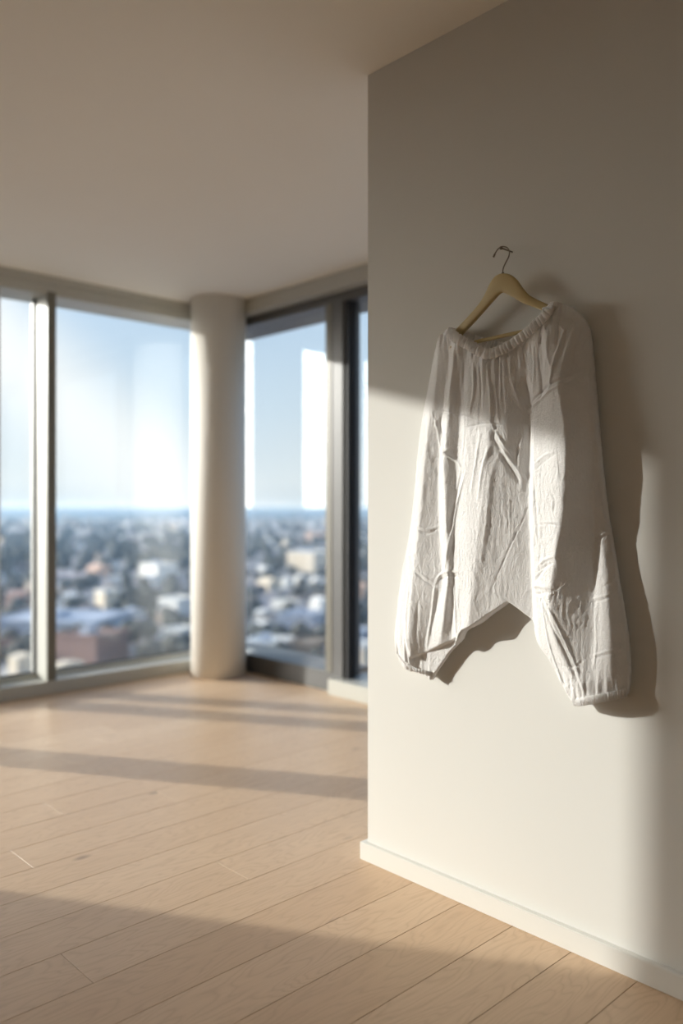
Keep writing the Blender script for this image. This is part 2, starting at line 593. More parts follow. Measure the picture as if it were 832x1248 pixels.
def vnoise(seed, fs, fz, ws=None, wz=None):
    """smooth value noise over the cloth, fs and fz in cells per metre"""
    r = np.random.RandomState(seed)
    s = (SG if ws is None else ws)*fs
    z = (ZG if wz is None else wz)*fz
    s = s-s.min(); z = z-z.min()
    i, j = np.floor(s).astype(int), np.floor(z).astype(int)
    T_ = r.rand(j.max()+3, i.max()+3)*2-1
    u, v = s-i, z-j
    u = u*u*(3-2*u); v = v*v*(3-2*v)
    return (T_[j, i]*(1-u)+T_[j, i+1]*u)*(1-v)+(T_[j+1, i]*(1-u)+T_[j+1, i+1]*u)*v


SG, ZG = np.meshgrid(sv, zv)


def samp(A, s, z):
    i = min(max((s-S0)/CELL, 0), NS-1.001); j = min(max((z-Z0)/CELL, 0), NZ-1.001)
    a, b = int(i), int(j)
    u, v = i-a, j-b
    return float((A[b, a]*(1-u)+A[b, a+1]*u)*(1-v)+(A[b+1, a]*(1-u)+A[b+1, a+1]*u)*v)


HB = H.copy()


def cloth_pt(px, py):
    """where the sight line through a photo point meets the cloth"""
    d = 0.05
    for _ in range(14):
        s, z = on_wall(px, py, d)
        d = 0.5*d+0.5*samp(HB, s, z)
    return s, z


def seg_dist(P):
    """distance of every grid point to a polyline, and the fraction along it"""
    best = np.full(SG.shape, 9.0); fr = np.zeros(SG.shape); side = np.zeros(SG.shape)
    ln = [0]
    for a, b in zip(P[:-1], P[1:]):
        ln.append(ln[-1]+math.dist(a, b))
    for i, (a, b) in enumerate(zip(P[:-1], P[1:])):
        dx, dz = b[0]-a[0], b[1]-a[1]
        L2_ = dx*dx+dz*dz+1e-12
        t = np.clip(((SG-a[0])*dx+(ZG-a[1])*dz)/L2_, 0, 1)
        ex, ez = SG-a[0]-t*dx, ZG-a[1]-t*dz
        d = np.hypot(ex, ez)
        m = d < best
        best[m] = d[m]
        fr[m] = ((ln[i]+t*math.sqrt(L2_))/ln[-1])[m]
        side[m] = np.sign(dx*ez-dz*ex)[m]
    return best, fr, side


# (points in the photo, height in metres, half width in metres)
STROKES = [
    # gathers falling from the waistband
    ([(556, 415), (552, 450), (546, 490)], .006, .006), ([(566, 425), (563, 470), (566, 520), (562, 560)], .007, .005),
    ([(574, 432), (578, 470), (572, 505)], .006, .005), ([(583, 438), (586, 470), (583, 520)], -.005, .004),
    ([(592, 440), (597, 480), (598, 512)], .006, .004), ([(602, 438), (604, 480), (608, 515)], .007, .0035),
    ([(611, 437), (611, 470), (614, 505)], -.005, .004), ([(618, 434), (626, 470), (640, 505)], .006, .005),
    ([(628, 428), (640, 470), (648, 515), (648, 560)], -.008, .006), ([(637, 423), (644, 450), (650, 480)], .005, .004),
    ([(648, 415), (651, 440), (650, 480)], .007, .005), ([(660, 407), (656, 430), (660, 470), (655, 500)], -.006, .005),
    ([(667, 400), (667, 430), (672, 450)], .007, .005), ([(677, 396), (690, 402), (703, 396)], .005, .005),
    ([(685, 392), (700, 392), (709, 400)], -.004, .004), ([(700, 400), (690, 430), (684, 455)], .010, .006), ([(690, 398), (680, 425), (672, 455), (668, 480)], .008, .004), ([(706, 396), (700, 425), (694, 450)], -.006, .004), ([(712, 470), (706, 540), (708, 600)], .0035, .007),
    ([(713, 405), (717, 440), (720, 480), (724, 530)], .004, .003),
    # seams
    ([(640, 500), (655, 482), (668, 470), (684, 462), (719, 448)], -.0080, .0028), ([(642, 505), (657, 488), (670, 476), (687, 468), (719, 454)], .006, .003),
    ([(524, 498), (545, 503), (570, 508), (596, 520)], -.006, .0025),
    ([(570, 520), (590, 516), (612, 518)], -.007, .0028),
    # creased patch below the gathers
    ([(596, 512), (603, 525), (616, 545), (628, 560)], .007, .004), ([(604, 520), (600, 535), (612, 550)], -.006, .004),
    ([(586, 525), (580, 560), (574, 600)], .005, .005), ([(598, 540), (588, 570), (582, 610)], .006, .006),
    ([(610, 548), (598, 580), (592, 640), (584, 700)], .004, .007),
    ([(608, 540), (622, 560), (640, 584)], .006, .004), ([(606, 546), (620, 570), (634, 590)], -.008, .006),
    ([(640, 520), (634, 560), (636, 600)], .006, .008),
    # long diagonal crease of the middle panel
    ([(645, 612), (634, 640), (615, 680), (597, 722)], -.0030, .0020), ([(597, 722), (612, 727), (619, 734)], -.003, .0018),
    # left leg
    ([(524, 498), (532, 520), (536, 550)], .004, .004), ([(540, 500), (536, 520), (543, 552)], -.006, .004),
    ([(537, 545), (548, 556), (562, 570)], .007, .004), ([(537, 556), (543, 550), (552, 544)], .005, .003),
    ([(567, 575), (556, 620), (546, 670), (542, 700)], .008, .004), ([(562, 575), (552, 615), (546, 650)], -.006, .004),
    ([(508, 644), (520, 650), (533, 645)], -.005, .003), ([(508, 640), (522, 645), (534, 641)], .004, .003),
    ([(504, 696), (516, 707), (530, 716)], -.005, .0025), ([(505, 692), (518, 703), (531, 712)], .004, .0025),
    ([(531, 712), (538, 700), (546, 697), (558, 697)], .007, .004), ([(533, 706), (546, 703), (557, 702)], -.005, .003),
    ([(531, 715), (528, 745), (520, 790)], .009, .005), ([(545, 700), (554, 725), (556, 775)], .006, .004),
    ([(497, 720), (494, 760), (500, 800)], .004, .005), ([(510, 730), (506, 770), (512, 800)], -.004, .005),
    # right leg
    ([(649, 560), (651, 600), (656, 660)], -.004, .004), ([(651, 566), (662, 556), (676, 550)], .004, .003), ([(649, 575), (664, 562), (677, 553)], -.003, .003),
    ([(677, 545), (679, 565), (682, 585)], .004, .002), ([(672, 600), (676, 612), (673, 625)], -.005, .004),
    ([(650, 641), (665, 639), (690, 641)], -.0030, .0020), ([(652, 637), (668, 636), (684, 637)], .003, .0022),
    ([(655, 690), (664, 682), (676, 678)], .006, .004), ([(655, 697), (665, 690), (674, 686)], -.005, .003),
    ([(650, 712), (658, 700), (666, 690)], -.006, .004), ([(648, 716), (655, 714), (668, 717)], .010, .005),
    ([(650, 724), (658, 724), (668, 722)], -.006, .004),
    ([(660, 722), (672, 748), (688, 780), (703, 815), (712, 842)], .0045, .0022), ([(657, 724), (668, 752), (684, 786), (700, 822), (712, 848)], -.005, .003),
    ([(660, 727), (664, 760), (672, 795), (684, 828), (695, 850)], .005, .003),
    ([(700, 700), (680, 716), (664, 726)], -.002, .003), ([(688, 640), (712, 620), (724, 612)], -.0012, .003),
    ([(676, 810), (700, 812), (716, 800)], -.002, .003), ([(720, 800), (738, 794), (762, 790)], .004, .0022), ([(722, 803), (740, 798), (762, 794)], -.003, .002),
    ([(722, 660), (734, 654), (744, 650)], -.004, .0025), ([(724, 656), (736, 650), (745, 646)], .004, .0025),
    ([(734, 716), (744, 710), (752, 706)], -.004, .0025), ([(722, 734), (738, 730), (754, 722)], -.004, .0025), ([(722, 730), (738, 726), (754, 718)], .004, .0025),
    ([(725, 740), (726, 790), (722, 815)], .004, .003),
    ([(728, 560), (735, 620), (742, 680)], .003, .002),
]
D = np.zeros_like(H)
for pts, amp, wd in STROKES:
    P = [cloth_pt(x, y) for x, y in pts]
    Q = [(p.x, p.y) for p in cr([(a, b, 0) for a, b in P], 5)]
    d, fr, _ = seg_dist(Q)
    taper = np.clip(np.sin(np.clip(fr, 0, 1)*math.pi), 0, 1)**0.5*0.85+0.15
    g_ = np.exp(-(d/wd)**2)
    D += 0.72*amp*taper*g_

# gathers spreading from the waist
waist_px = [(549, 399), (560, 407), (575, 415), (591, 424), (601, 424), (618, 416), (635, 404), (650, 391), (662, 379), (672, 368)]
waist = []
for i, (x, y) in enumerate(waist_px):
    s, z = cloth_pt(x, y)
    waist.append((s, z))
wd_, fr_, _ = seg_dist([(a, b) for a, b in waist])
fall = np.exp(-wd_/0.075)
warpS = SG+0.05*(ZG-1.6)*(SG-0.55)*3
D += 0.0105*fall*vnoise(11, 85, 7, ws=warpS)
D += 0.006*fall*vnoise(12, 170, 14, ws=warpS)
mid = np.exp(-wd_/0.22)
D += 0.0045*mid*vnoise(13, 38, 3.5, ws=warpS)
# crinkles all over the cloth
wx = SG+0.012*vnoise(21, 18, 18)
wz = ZG+0.02*vnoise(22, 14, 9)
cr1 = 1-np.abs(vnoise(23, 84, 22, wx, wz))*2
cr2 = 1-np.abs(vnoise(24, 160, 55, wx, wz))*2
amt = 0.55+0.45*vnoise(25, 7, 5)
cal = np.ones_like(SG)
D += 0.0011*amt*cr1+0.0006*amt*cr2+0.0026*vnoise(26, 22, 6)
# puckers above the cuffs
for (a, b, sd) in (((700, 857), (764, 847), 31), ((484, 800), (526, 828), 32)):
    P = [cloth_pt(*a), cloth_pt(*b)]
    d, _, _ = seg_dist(P)
    D += 0.006*np.exp(-d/0.05)*vnoise(sd, 120, 14)+0.003*np.exp(-d/0.03)*vnoise(sd+5, 220, 20)

# lower edge of the left leg: the hem turns up and the inner layer lies deeper
def poly_mask(P, soft=0.002):
    inside = np.zeros(SG.shape, bool)
    n = len(P)
    for i in range(n):
        a, b = P[i], P[(i+1) % n]
        c = ((a[1] > ZG) != (b[1] > ZG)) & (SG < (b[0]-a[0])*(ZG-a[1])/((b[1]-a[1]) or 1e-9)+a[0])
        inside ^= c
    d, _, _ = seg_dist(list(P)+[P[0]])
    sd = np.where(inside, d, -d)
    return np.clip(0.5+sd/(2*soft), 0, 1), inside, d


flapP = [on_wall(x, y, .035) for x, y in [(503, 801), (519, 795), (540, 786), (559, 777), (548, 800), (530, 835), (500, 835)]]
fm, _, _ = poly_mask(flapP)
H = H*(1-fm)+0.030*fm
H = H+D*(1-0.5*fm)
H = np.maximum(H, 0.012)

OUT_PX = (LEFT_OUT[:-1] + [(491, 812), (499, 818), (508, 821), (517, 824), (524, 829), (527, 822), (536, 808), (547, 793), (557, 780),
          (560, 770), (570, 764), (580, 758), (592, 749), (604, 742), (617, 734), (628, 740), (640, 749), (650, 759), (651, 770), (654, 782), (659, 791),
          (667, 802), (673, 812), (680, 826), (688, 841), (695, 852), (701, 857), (706, 858), (718, 856), (732, 853), (748, 850), (760, 848)]
          + RIGHT_OUT[:-1][::-1] + [(x, y+1) for x, y in waist_px[1:-1]][::-1])
OUT_W = []
for x, y in OUT_PX:
    OUT_W.append(cloth_pt(x, y))
# round the outline and roughen it slightly
rr = random.Random(5)
PO = []
nO = len(OUT_W)
for i in range(nO):
    p0, p1, p2, p3 = (Vector((*OUT_W[(i+k) % nO], 0)) for k in (-1, 0, 1, 2))
    m = max(1, int((p2-p1).length/0.008))
    for k in range(m):
        t = k/m
        q = 0.5*((2*p1)+(p2-p0)*t+(2*p0-5*p1+4*p2-p3)*t*t+(-p0+3*p1-3*p2+p3)*t**3)
        q.x += rr.uniform(-1, 1)*0.0007; q.y += rr.uniform(-1, 1)*0.0007
        PO.append((q.x, q.y))


def build_body(parent):
    _, _, _ = None, None, None
    # cells inside the outline
    sc_, zc_ = sv[:-1]+CELL/2, zv[:-1]+CELL/2
    SC, ZC = np.meshgrid(sc_, zc_)
    ins = np.zeros(SC.shape, bool)
    n = len(PO)
    for i in range(n):
        a, b = PO[i], PO[(i+1) % n]
        if a[1] == b[1]:
            continue
        c = ((a[1] > ZC) != (b[1] > ZC)) & (SC < (b[0]-a[0])*(ZC-a[1])/(b[1]-a[1])+a[0])
        ins ^= c
    idx = -np.ones((NZ, NS), int)
    used = np.zeros((NZ, NS), int)
    used[:-1, :-1] += ins; used[1:, :-1] += ins; used[:-1, 1:] += ins; used[1:, 1:] += ins
    js, is_ = np.nonzero(used)
    PA = np.array(PO); PB = np.roll(PA, -1, axis=0)
    V = []
    bnd = {}
    for c, (j, i) in enumerate(zip(js, is_)):
        idx[j, i] = c
        s, z, d = sv[i], zv[j], H[j, i]
        if used[j, i] < 4:
            p = np.array([s, z])
            ab = PB-PA
            t = np.clip(((p-PA)*ab).sum(1)/((ab*ab).sum(1)+1e-12), 0, 1)
            q = PA+ab*t[:, None]
            k = np.argmin(((q-p)**2).sum(1))
            s, z = q[k]
            bnd[c] = True
        V.append((s, z, d))
    nV = len(V)
    F = []
    for j, i in zip(*np.nonzero(ins)):
        F.append((idx[j, i], idx[j, i+1], idx[j+1, i+1], idx[j+1, i]))
    # back layer, near the wall, joined to the front along the outline except at the open waist
    wy = np.array(waist)
    allv = [W(*v) for v in V]
    bidx = list(range(nV, 2*nV))
    for c, (s, z, d) in enumerate(V):
        open_ = False
        if c in bnd:
            dm = np.min(np.hypot(wy[:, 0]-s, wy[:, 1]-z))
        bd = max(0.006, min(0.016+0.05*(d-0.03), d-0.012))
        # the back waist hangs between the hanger's ends
        allv.append(W(s, z, bd))
    FF = [tuple(f) for f in F]+[tuple(bidx[q] for q in f[::-1]) for f in F]
    ec = {}
    for f in F:
        for a, b in zip(f, f[1:]+f[:1]):
            ec[(a, b)] = 1
    for (a, b) in list(ec):
        if (b, a) not in ec:
            s, z = (V[a][0]+V[b][0])/2, (V[a][1]+V[b][1])/2
            near = np.min(np.hypot(wyd[:, 0]-s, wyd[:, 1]-z))
            if near > 0.006:
                FF.append((b, a, bidx[a], bidx[b]))
    o = from_py('trouser_body', [v-parent.location for v in allv], FF, M['cloth'], parent, True)
    return o


wyd = []
for a, b in zip(waist[:-1], waist[1:]):
    for k in range(12):
        wyd.append((a[0]+(b[0]-a[0])*k/12, a[1]+(b[1]-a[1])*k/12))
wyd = np.array(wyd[6:-4])

trousers = empty('baggy_trousers', (XW-0.04, YE-0.55, 1.75),
                 'white crinkled cotton balloon trousers with gathered waistband hanging from the wooden hanger', 'trousers')
build_body(trousers)


def ring_strip(front, back, width, name, parent, ruffle=0.004, nfold=46, seed=1, thick=0.0035, wave_edge=0.0015, dn=None):
    """closed gathered band: front and back are lists of (s, z, d); the band hangs below them"""
    A = cr(front, 26)
    B = cr(back, 14)
    loop = A+B[1:-1]
    # even spacing
    n = len(loop)
    rnd = random.Random(seed)
    ph = []
    acc = 0
    L_ = [0]
    for i in range(1, n+1):
        L_.append(L_[-1]+(loop[i % n]-loop[i-1]).length)
    tot = L_[-1]
    NL = int(tot/0.0014)
    pts = []
    j = 0
    for i in range(NL):
        t = tot*i/NL
        while L_[j+1] < t:
            j += 1
        u = (t-L_[j])/(L_[j+1]-L_[j]+1e-9)
        pts.append(loop[j].lerp(loop[(j+1) % n], u))
    V, F = [], []
    NC = 9
    cuts = [rnd.uniform(0.6, 1.5) for _ in range(nfold)]
    cs = np.cumsum(cuts); cs = np.concatenate([[0], cs])/cs[-1]
    amps = [rnd.uniform(0.55, 1.1) for _ in range(nfold)]
    slant = [rnd.uniform(-0.25, 0.25) for _ in range(nfold)]
    for i, p in enumerate(pts):
        nx = pts[(i+5) % NL]-pts[i-5]
        nx.z = 0
        # direction down the band in the wall plane, square to its edge
        if dn is None:
            t2 = Vector((nx.x, nx.y, 0)).normalized() if nx.length > 1e-6 else Vector((1, 0, 0))
            down = Vector((t2.y, -t2.x, 0))
            if down.y > 0:
                down = -down
            if down.y > -0.35:
                down = Vector((down.x, -0.35, 0)).normalized()
        else:
            down = Vector(dn).normalized()
        # outward from the ring centre
        cen = sum((pts[k] for k in range(0, NL, max(1, NL//24))), Vector())/len(range(0, NL, max(1, NL//24)))
        outv = Vector((0, 0, 1 if i < len(pts)*0.5 else -1))
        f = i/NL
        k = int(np.searchsorted(cs, f, side='right')-1); k = min(max(k, 0), nfold-1)
        for c in range(NC):
            v = c/(NC-1)
            u = (f-cs[k])/(cs[k+1]-cs[k])+slant[k]*(v-0.5)*0.6
            w_ = math.cos(2*math.pi*u)
            puff = math.sin(math.pi*v)
            r = ruffle*amps[k]*w_*(0.35+0.65*puff)+0.003*puff
            q = p+down*(width*v+wave_edge*w_*(1 if v in (0, 1) else 0))
            q = q+outv*r
            V.append(q)
    for i in range(NL):
        for c in range(NC-1):
            a, b = i*NC+c, ((i+1) % NL)*NC+c
            F.append((a, a+1, b+1, b))
    VV = [W(q.x, q.y, max(q.z, 0.004))-parent.location for q in V]
    o = from_py(name, VV, F, M['elastic'], parent, True)
    md = o.modifiers.new('thickness', 'SOLIDIFY')
    md.thickness = thick; md.offset = 0
    return o


fw = []
for i, (x, y) in enumerate(waist_px):
    s, z = cloth_pt(x, y)
    e = min(i, len(waist_px)-1-i)
    d = samp(HB, s, z)+0.006 if e > 0 else 0.05
    d = min(d, 0.082)
    s, z = on_wall(x, y, d)
    fw.append((s, z, d))
bw = [fw[-1]]
for x, y, d in ((664, 381, .030), (650, 396, .027), (634, 410, .026), (616, 417, .026), (600, 414.5, .026), (580, 409, .027), (562, 403, .030)):
    s, z = on_wall(x, y, d)
    bw.append((s, z, d))
bw.append(fw[0])
ring_strip(fw, bw, 0.029, 'waistband', trousers, ruffle=0.0070, nfold=66, seed=4)


def cuff(pxs, dfr, name, width, nf, seed, dn):
    F_, B_ = [], []
    for i, (x, y) in enumerate(pxs):
        t = i/(len(pxs)-1)
        d = dfr[0]+(dfr[1]-dfr[0])*math.sin(math.pi*t)
        s, z = on_wall(x, y, d)
        F_.append((s, z, d))
    B_ = [F_[-1]]
    for i in range(len(pxs)-2, 0, -1):
        B_.append((F_[i][0], F_[i][1], 0.012))
    B_.append(F_[0])
    ring_strip(F_, B_, width, name, trousers, ruffle=0.0030, nfold=nf, seed=seed, wave_edge=0.0012, dn=dn, thick=0.003)


cuff([(699, 850), (706, 850.5), (720, 848), (735, 845), (750, 842), (763, 839)], (.034, .060), 'cuff', 0.021, 52, 8, (0.10, -1, 0))
cuff([(486, 796), (492, 804), (500, 811), (509, 815), (518, 817), (524, 819)], (.030, .050), 'cuff', 0.012, 34, 9, (0.15, -1, 0))

# ------------------------------------------------------------------ hanger
hang = empty('clothes_hanger', (XW-0.05, YE-0.5577, 1.90), 'pale wooden clothes hanger with metal hook hanging from the wall peg', 'hanger')


def build_hanger():
    dC = 0.052
    def Pw(px, py, d=dC):
        s, z = on_wall(px, py, d)
        return (s, z)
    # outline of the wooden body in the wall plane, traced on upper and lower edges
    up = [Pw(*p) for p in [(545, 410), (553, 401), (570, 384), (585, 367), (592, 355), (597, 345), (603, 337), (611, 333), (621, 334), (629, 340), (635, 349), (642, 358), (652, 364), (668, 371.5), (682, 379), (694, 387)]]
    lo = [Pw(*p) for p in [(550, 417), (561, 406.5), (576, 392), (592, 375), (601, 366), (607, 360), (612, 357), (616, 358), (622, 361), (630, 366), (640, 371), (650, 374.5), (662, 379.5), (676, 386), (684, 390), (692, 395)]]
    U = cr([(a, b, 0) for a, b in up], 6); L = cr([(a, b, 0) for a, b in lo], 6)
    n = min(len(U), len(L))
    V, F = [], []
    NSEG = 12
    loc = hang.location
    for i in range(n):
        a, b = U[i], L[i]
        mid_ = (a+b)/2; hv = (a-b)/2
        f = i/(n-1)
        th = 0.0080+0.0005*abs(f-0.47)*2
        curve = -0.036*(abs(f-0.47)*2)**2
        for k in range(NSEG):
            an = 2*math.pi*k/NSEG
            c, s_ = math.cos(an), math.sin(an)
            cc = math.copysign(abs(c)**0.55, c); ss = math.copysign(abs(s_)**0.55, s_)
            q = mid_+hv*cc
            V.append(W(q.x, q.y, dC+th*ss+curve*0.5)-loc)
    for i in range(n-1):
        for k in range(NSEG):
            a, b = i*NSEG+k, i*NSEG+(k+1) % NSEG
            F.append((a, b, b+NSEG, a+NSEG))
    F.append(tuple(range(NSEG))[::-1]); F.append(tuple(range((n-1)*NSEG, n*NSEG)))
    o = from_py('wooden_shoulder', V, F, M['hangwood'], hang, True)
    md = o.modifiers.new('s', 'SUBSURF'); md.levels = 1; md.render_levels = 1
    # trouser bar
    s0, z0 = on_wall(550, 418, dC); s1, z1 = on_wall(692, 392, dC)
    s0, z0 = s0, 1.698
    s1, z1 = s1, 1.712
    V, F = sweep([W(s0+(s1-s0)*t, z0+(z1-z0)*t, dC+0.001) - loc for t in (0, .25, .5, .75, 1)], 0.0055, 16)
    from_py('trouser_bar', V, F, M['hangwood'], hang, True)
    # wire hook
    hp = [(613, 338), (612.5, 332), (613, 327), (616, 320), (619.5, 313), (620.5, 307), (618.6, 302.6), (615.6, 300.9), (611.5, 300.6), (607, 303.2), (603.5, 308), (601, 313.5)]
    P = []
    for i, (x, y) in enumerate(hp):
        s, z = on_wall(x, y, dC-0.002)
        P.append(W(s, z, dC-0.002)-loc)
    C_ = cr(P, 6)
    rad = [0.0017]*len(C_)
    for k in range(5):
        rad[-1-k] = 0.0026
    V, F = sweep(C_, 0.0017, 12, radii=rad)
    from_py('wire_hook', V, F, M['steel'], hang, True)
    # small ferrule where the wire enters the wood
    s, z = on_wall(612.5, 333.5, dC)
    V, F = sweep([W(s, z-0.003, dC)-loc, W(s, z+0.002, dC)-loc, W(s, z+0.004, dC)-loc], .004, 16, radii=[.004, .0038, .0022])
    from_py('ferrule', V, F, M['steel'], hang, True)


build_hanger()


def build_peg():
    s, z = on_wall(612.5, 303.0, 0.050)
    base = W(s, z, 0)
    pg = empty('wall_peg', base, 'small dark metal wall peg that holds the hanger hook', 'wall hook')
    loc = pg.location
    # rose on the wall
    prof = [(0.0, .0001), (0.0, .009), (0.0015, .0095), (0.003, .008), (0.0045, .0045)]
    V, F = sweep([W(s, z, a)-loc for a, _ in prof], .01, 24, radii=[b for _, b in prof])
    from_py('rose', V, F, M['brass'], pg, True)
    V, F = sweep([W(s, z, a)-loc for a in (0.003, 0.02, 0.04, 0.056)], 0.0022, 14)
    from_py('pin', V, F, M['brass'], pg, True)
    hd = [(.054, .0022), (.0555, .0040), (.058, .0052), (.0605, .0046), (.062, .0026), (.0624, .0005)]
    V, F = sweep([W(s, z, a)-loc for a, _ in hd], .003, 18, radii=[b for _, b in hd])
    from_py('knob', V, F, M['brass'], pg, True)


build_peg()

# ------------------------------------------------------------------ town seen through the windows
GZ = -35.0
ALT = HC-GZ


def ground_at(px, py, z=0.0):
    D_ = (HC-GZ-z)*1000/(py-HOR)
    return D_


def terr():
    V, F = [], []
    n = 72
    rad = [18, 60, 120, 200, 350, 600, 1000, 1600, 2600]
    for r in rad:
        for k in range(n):
            a = 2*math.pi*k/n
            V.append((r*math.cos(a), r*math.sin(a), GZ))
    for i in range(len(rad)-1):
        for k in range(n):
            a, b = i*n+k, i*n+(k+1) % n
            F.append((a, b, b+n, a+n))
    F.append(tuple(range(n)))
    o = from_py('ground', V, F, M['ground'])
    struct(o, 'dim ground of the town far below the windows')
    # wooded rise on the horizon
    V, F = [], []
    n = 360
    rad = [2550, 3200, 4200, 6500, 9000]
    for r in rad:
        for k in range(n):
            a = 2*math.pi*k/n
            h = 0
            if r > 2600:
                h = (r-2500)/6500*(26+7*mnoise.noise(Vector((math.cos(a)*6, math.sin(a)*6, r*0.001))) + 4*mnoise.noise(Vector((math.cos(a)*25, math.sin(a)*25, 0))))
            V.append((r*math.cos(a), r*math.sin(a), GZ+h))
    for i in range(len(rad)-1):
        for k in range(n):
            a, b = i*n+k, i*n+(k+1) % n
            F.append((a, b, b+n, a+n))
    o = from_py('distant_hills', V, F, M['hazed_wood'], smooth=True)
    struct(o, 'wooded land coloured haze blue along the horizon')


terr()

BM = {}
for nm, c in (('white', (0.80, 0.79, 0.76)), ('cream', (0.72, 0.63, 0.50)), ('peach', (0.62, 0.43, 0.33)), ('brick', (0.27, 0.18, 0.16)),
              ('greyblue', (0.42, 0.47, 0.56)), ('dark', (0.13, 0.12, 0.13)), ('tan', (0.33, 0.27, 0.22))):
    BM[nm] = plain('facade_'+nm, c, 0.8, nscale=0.3, namt=0.08, spec=0.2)
M['pane_far'] = plain('far_window', (0.06, 0.07, 0.09), 0.2)


TAKEN = []


def house(px, py, wpx, hpx, wall, roof, label, group=None, ang=None, depth=1.2, gable=False, windows=True):
    D_ = ALT*1000/(py-HOR)
    w = wpx*D_/1000/1.25
    dp = max(6, w*depth)
    if dp > 26: dp = 26
    h = max(2.6, hpx*D_/1000)
    a = (px-416)/1000
    loc = cam2w(a*D_, D_+dp*0.4, GZ)
    if group and any(math.hypot(loc.x-x, loc.y-y) < r_+max(w, dp)*0.75 for x, y, r_ in TAKEN):
        return None
    e = empty('building', loc, label, 'building', group)
    # turned so one facade looks left towards the sun
    e.rotation_euler.z = -math.atan2(SA, CA) + (ang if ang is not None else random.uniform(-0.738, -0.35))
    b = BX().box(-w/2, w/2, -dp/2, dp/2, -0.5, h)
    b.build('walls', BM[wall], e)
    if gable:
        V = [(-w/2-.3, -dp/2-.3, h), (w/2+.3, -dp/2-.3, h), (w/2+.3, dp/2+.3, h), (-w/2-.3, dp/2+.3, h), (-w/2-.3, 0, h+w*0.22), (w/2+.3, 0, h+w*0.22)]
        F = [(0, 1, 5, 4), (2, 3, 4, 5), (0, 4, 3), (1, 2, 5), (3, 2, 1, 0)]
        from_py('roof', V, F, BM[roof], e)
    else:
        r = BX().box(-w/2-.2, w/2+.2, -dp/2-.2, dp/2+.2, h, h+0.35)
        r.box(-w/2-.2, w/2+.2, -dp/2-.2, -dp/2+.2, h+.3, h+0.9).box(-w/2-.2, w/2+.2, dp/2-.2, dp/2+.2, h+.3, h+0.9)
        r.box(-w/2-.2, -w/2+.2, -dp/2-.2, dp/2+.2, h+.3, h+0.9).box(w/2-.2, w/2+.2, -dp/2-.2, dp/2+.2, h+.3, h+0.9)
        r.build('roof', BM[roof], e)
        if w > 9:
            BX().box(-w*.2, w*.02, -dp*.15, dp*.15, h+.3, h+2.0).build('roof_unit', BM['greyblue'], e)
    TAKEN.append((loc.x, loc.y, max(w, dp)*0.75))
    return e


SPEC = [
    # px, foot row, width px, height px, wall, roof, label, gable, angle
    (60, 775, 170, 16, 'greyblue', 'greyblue', 'long low blue grey warehouse seen low through the left window', False, -0.15),
    (118, 704, 26, 12, 'peach', 'peach', 'small pink building far off left of the column', True, None),
    (128, 744, 26, 22, 'cream', 'white', 'cream building rising behind the long warehouse', False, None),
    (190, 706, 40, 17, 'white', 'white', 'bright white block in the middle distance left of the column', False, -0.6),
    (212, 750, 38, 18, 'white', 'white', 'white flat building nearest the column on its left', False, -0.5),
    (216, 782, 34, 12, 'white', 'white', 'low white roofed building below the others left of the column', False, -0.5),
    (105, 812, 80, 34, 'brick', 'brick', 'dark red brick building at the foot of the left window', False, -0.4),
    (22, 742, 34, 16, 'brick', 'brick', 'reddish roofed house at the left edge of the left window', True, None),
    (78, 826, 18, 14, 'cream', 'cream', 'small cream house in front of the dark brick building', True, None),
    (24, 820, 22, 18, 'cream', 'cream', 'small cream house low at the far left pane', True, None),
    (326, 669, 11, 11, 'white', 'white', 'tiny white tower just right of the column', False, None),
    (349, 668, 10, 8, 'cream', 'white', 'tiny pale house far off right of the column', False, None),
    (376, 697, 50, 23, 'cream', 'white', 'pale cream slab building left of the grey mullion', False, -0.55),
    (386, 661, 26, 10, 'peach', 'peach', 'far pinkish block near the horizon by the grey mullion', False, None),
    (327, 720, 26, 11, 'cream', 'cream', 'cream house at the left of the row of pale roofs', True, None),
    (350, 716, 10, 10, 'white', 'white', 'white cottage second in the row of pale roofs', True, None),
    (367, 713, 11, 10, 'white', 'white', 'white cottage third in the row of pale roofs', True, None),
    (386, 716, 12, 10, 'white', 'white', 'white cottage at the right end of the row of pale roofs', True, None),
    (346, 748, 30, 13, 'white', 'white', 'white building behind the blue grey roof right of the column', False, None),
    (320, 758, 14, 12, 'white', 'white', 'small white house beside the column on its right', True, None),
    (322, 776, 18, 16, 'white', 'white', 'white house below the small one right of the column', True, None),
    (366, 772, 56, 20, 'greyblue', 'greyblue', 'wide blue grey roofed hall in the middle of the right window', False, -0.3),
    (390, 752, 20, 20, 'white', 'white', 'white house against the grey mullion', True, None),
    (326, 806, 62, 20, 'white', 'white', 'large bright white roofed building at the foot of the right window', False, -0.25),
    (391, 779, 14, 12, 'peach', 'peach', 'small peach house against the grey mullion', True, None),
    (375, 806, 40, 20, 'tan', 'tan', 'brown flat building at the foot of the right window', False, -0.3),
    (437, 728, 22, 14, 'peach', 'peach', 'peach house in the narrow pane beside the wall', True, None),
    (440, 820, 26, 30, 'cream', 'white', 'cream block low in the narrow pane beside the wall', False, None),
    (436, 790, 30, 18, 'greyblue', 'greyblue', 'grey roofed building halfway down the narrow pane', False, None),
    (438, 660, 14, 8, 'cream', 'cream', 'pale far block near the horizon in the narrow pane', False, None),
]
for px, py, w, h, wa, ro, lab, gb, an in SPEC:
    house(px, py, w, h, wa, ro, lab, None, an, 1.0, gb)
